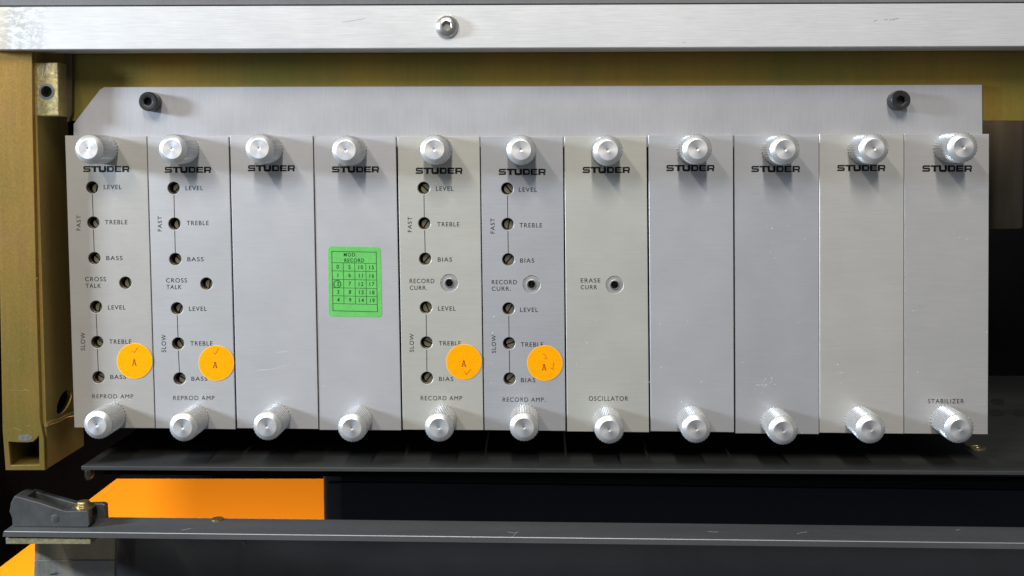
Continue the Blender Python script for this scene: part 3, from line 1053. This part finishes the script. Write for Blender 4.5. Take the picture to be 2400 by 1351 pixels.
for (hx, hy) in ((2338, 942), (2336, 968), (2390, 968)):
    m = MB()
    c_ = at_z(hx, hy, zs)
    m.v = [c_ + Vector((.0042 * math.cos(t) + .003 * math.sin(t), .0085 * math.sin(t), .00015)) for t in [2 * math.pi * k / 20 for k in range(20)]]
    m.f = [tuple(range(20))]
    m.build('slot', CAVITYM, sh, flat=True)
MB().prism([(197, 1103), (213, 1103), (213, 1118), (209, 1126), (203, 1127), (198, 1119)], 0.001, .004, bev=1.5).build('shelf_peg', SHELFM, sh)
MB().prism([(214, 1104), (3300, 1132), (3300, 1140), (214, 1112)], 0.012, .004).build('shelf_lip', BLACKM, sh)

# ------------------------------------------------------------------ rail, spacer, lever bracket, leg
YR = -0.012
a, b = at(8, 1246, YR), at(2400, 1273.5, YR)
zr = a.z
rl = thing('rail', (0, YR, zr), 'long grey rail with a worn bright front edge crossing below the shelf', 'rail')
MB().prism([(8, 1246), (3300, 1284), (3300, 1298.5), (6, 1258.5)], YR, .0005).build('rail_front', RAILM, rl)
th_ = MB()
q = [at(8, 1246, YR), at(3300, 1284, YR), at(3300, 1298.5, YR), at(6, 1258.5, YR)]
th_.v = [v + Vector((0, .0005, 0)) for v in q] + [v + Vector((0, .0215, 0)) for v in q]
th_.f = [(0, 1, 2, 3), (4, 7, 6, 5), (0, 4, 5, 1), (1, 5, 6, 2), (2, 6, 7, 3), (3, 7, 4, 0)]
th_.build('rail_bar', RAILM, rl)
MB().tube([q[0] + Vector((.0005, .0001, -.0001)), q[1] + Vector((0, .0001, -.0001))], [.00028, .00028], 8).build('worn_edge_highlight', principled('worn_edge_highlight', (.45, .455, .46), .6, .35)[0], rl)  # pale edge: wear, with the highlight along it painted into the colour
for pts in ([(1868, 1252), (1880, 1248), (1892, 1247.5)], [(1190, 1247), (1204, 1250), (1216, 1247)], [(1660, 1246), (1676, 1247.5), (1684, 1247)], [(1202, 1258), (1212, 1248)], [(425, 1243), (448, 1239)], [(2240, 1243), (2250, 1242)]):
    m = MB()
    for p0, p1 in zip(pts, pts[1:]):
        m.ribbon([p0, p1], 1.2, lambda p: at_z(p[0], p[1], at(p[0], 1246 + (p[0] - 8) * .01154, YR).z + .00012))
    m.build('scratch', SCUFFM, rl, flat=True)
MB().prism([(562, 1262), (573, 1262), (574, 1278), (568, 1275)], YR + .004, .002, bev=1).build('rail_peg', RAILM, rl)
p = at(510, 1216, YR + .0202)
m = MB()
m.v = [p + Vector((.003 * math.cos(t), .003 * math.sin(t), hh)) for hh in (-.001, .0001) for t in [2 * math.pi * k / 20 for k in range(20)]]
m.f = [(k, (k + 1) % 20, 20 + (k + 1) % 20, 20 + k) for k in range(20)] + [tuple(range(20, 40))]
m.build('rail_screw', GOLDSCREW, rl, smooth=40)

sp = MB().prism([(13, 1261.5), (212, 1263.5), (212, 1276), (14, 1275.5)], YR + .001, .018, bev=.8).build('spacer_bar', SPACERM)
tag(sp, 'short speckled chromate bar clamped under the left end of the rail', 'bar')

lv = thing('lever_bracket', at(120, 1235, -.005), 'grey cast bracket with a slanted top on the left end of the rail', 'bracket')
fw = [(29, 1236), (28, 1216), (22, 1200), (25, 1180), (33, 1164), (42, 1165), (95, 1180), (146, 1197), (156, 1199), (204, 1198), (208, 1202), (210, 1230), (206, 1236.5)]
MB().prism(fw, -.0058, .0035, bev=1.8).build('side_wall', CASTM, lv)
rw = [(70, 1225), (66, 1160), (74, 1151), (90, 1155), (140, 1170), (186, 1183), (238, 1181), (246, 1184), (248, 1221)]
MB().prism(rw, .0075, .0035, bev=1.8).build('side_wall', CASTM, lv)
MB().prism([(30, 1214), (206, 1218), (208, 1236), (31, 1235.5)], -.0022, .0096, bev=.8).build('base', CASTM, lv)
MB().prism([(22, 1201), (26, 1180), (34, 1163), (44, 1160), (60, 1165), (66, 1215), (30, 1216)], -.0022, .0096, bev=1.5).build('head', CASTM, lv)
p = at(120, 1216, -.0058)
MB().lathe([(.0020, -.00005), (.0016, -.00025), (.0009, -.0002), (.0006, -.0003)], 20, at(129, 1216, -.0058)).build('cast_pip', CASTM, lv, smooth=60)
p = at(196, 1190, .0025)
m = MB()
for q, h_ in ((.0052, .0), (.0052, .0009), (.0038, .0011), (.0038, .0016), (.0031, .0018), (.0031, .0026), (.0026, .0032), (.001, .0033)):
    for k in range(28):
        t = 2 * math.pi * k / 28
        m.v.append(p + Vector((q * math.cos(t), q * math.sin(t), h_)))
for s in range(7):
    m.f += [(s * 28 + k, s * 28 + (k + 1) % 28, (s + 1) * 28 + (k + 1) % 28, (s + 1) * 28 + k) for k in range(28)]
m.f.append(tuple(range(196, 224)))
sw = m.build('bracket_screw', GOLDSCREW, lv, smooth=30)
z0 = at(196, 1225, .0025).z
MB().box((p.x - .003, p.y - .003, z0), (p.x + .003, p.y + .003, p.z - .0001)).build('screw_spacer', GOLDSCREW, sw)

lg_ = thing('leg_plate', at(175, 1351, .03), 'grey olive metal leg plate under the left end of the rail', 'leg')
MB().prism([(82, 1240), (270, 1240), (268.5, 1313), (80.5, 1313)], .030, .003, bev=.6).build('upper_sheet', LEGM, lg_)
MB().prism([(80.5, 1314), (268.5, 1314), (266, 1420), (77, 1420)], .0294, .003, bev=.6).build('lower_sheet', LEGLOW, lg_)
m = MB()
m.ribbon([(118, 1347), (127, 1345.5), (131, 1348)], 2.2, lift(.0292))
m.ribbon([(128, 1343), (136, 1344)], 2.0, lift(.02918))
m.build('rust_spot', CAVITYM, lg_, flat=True)
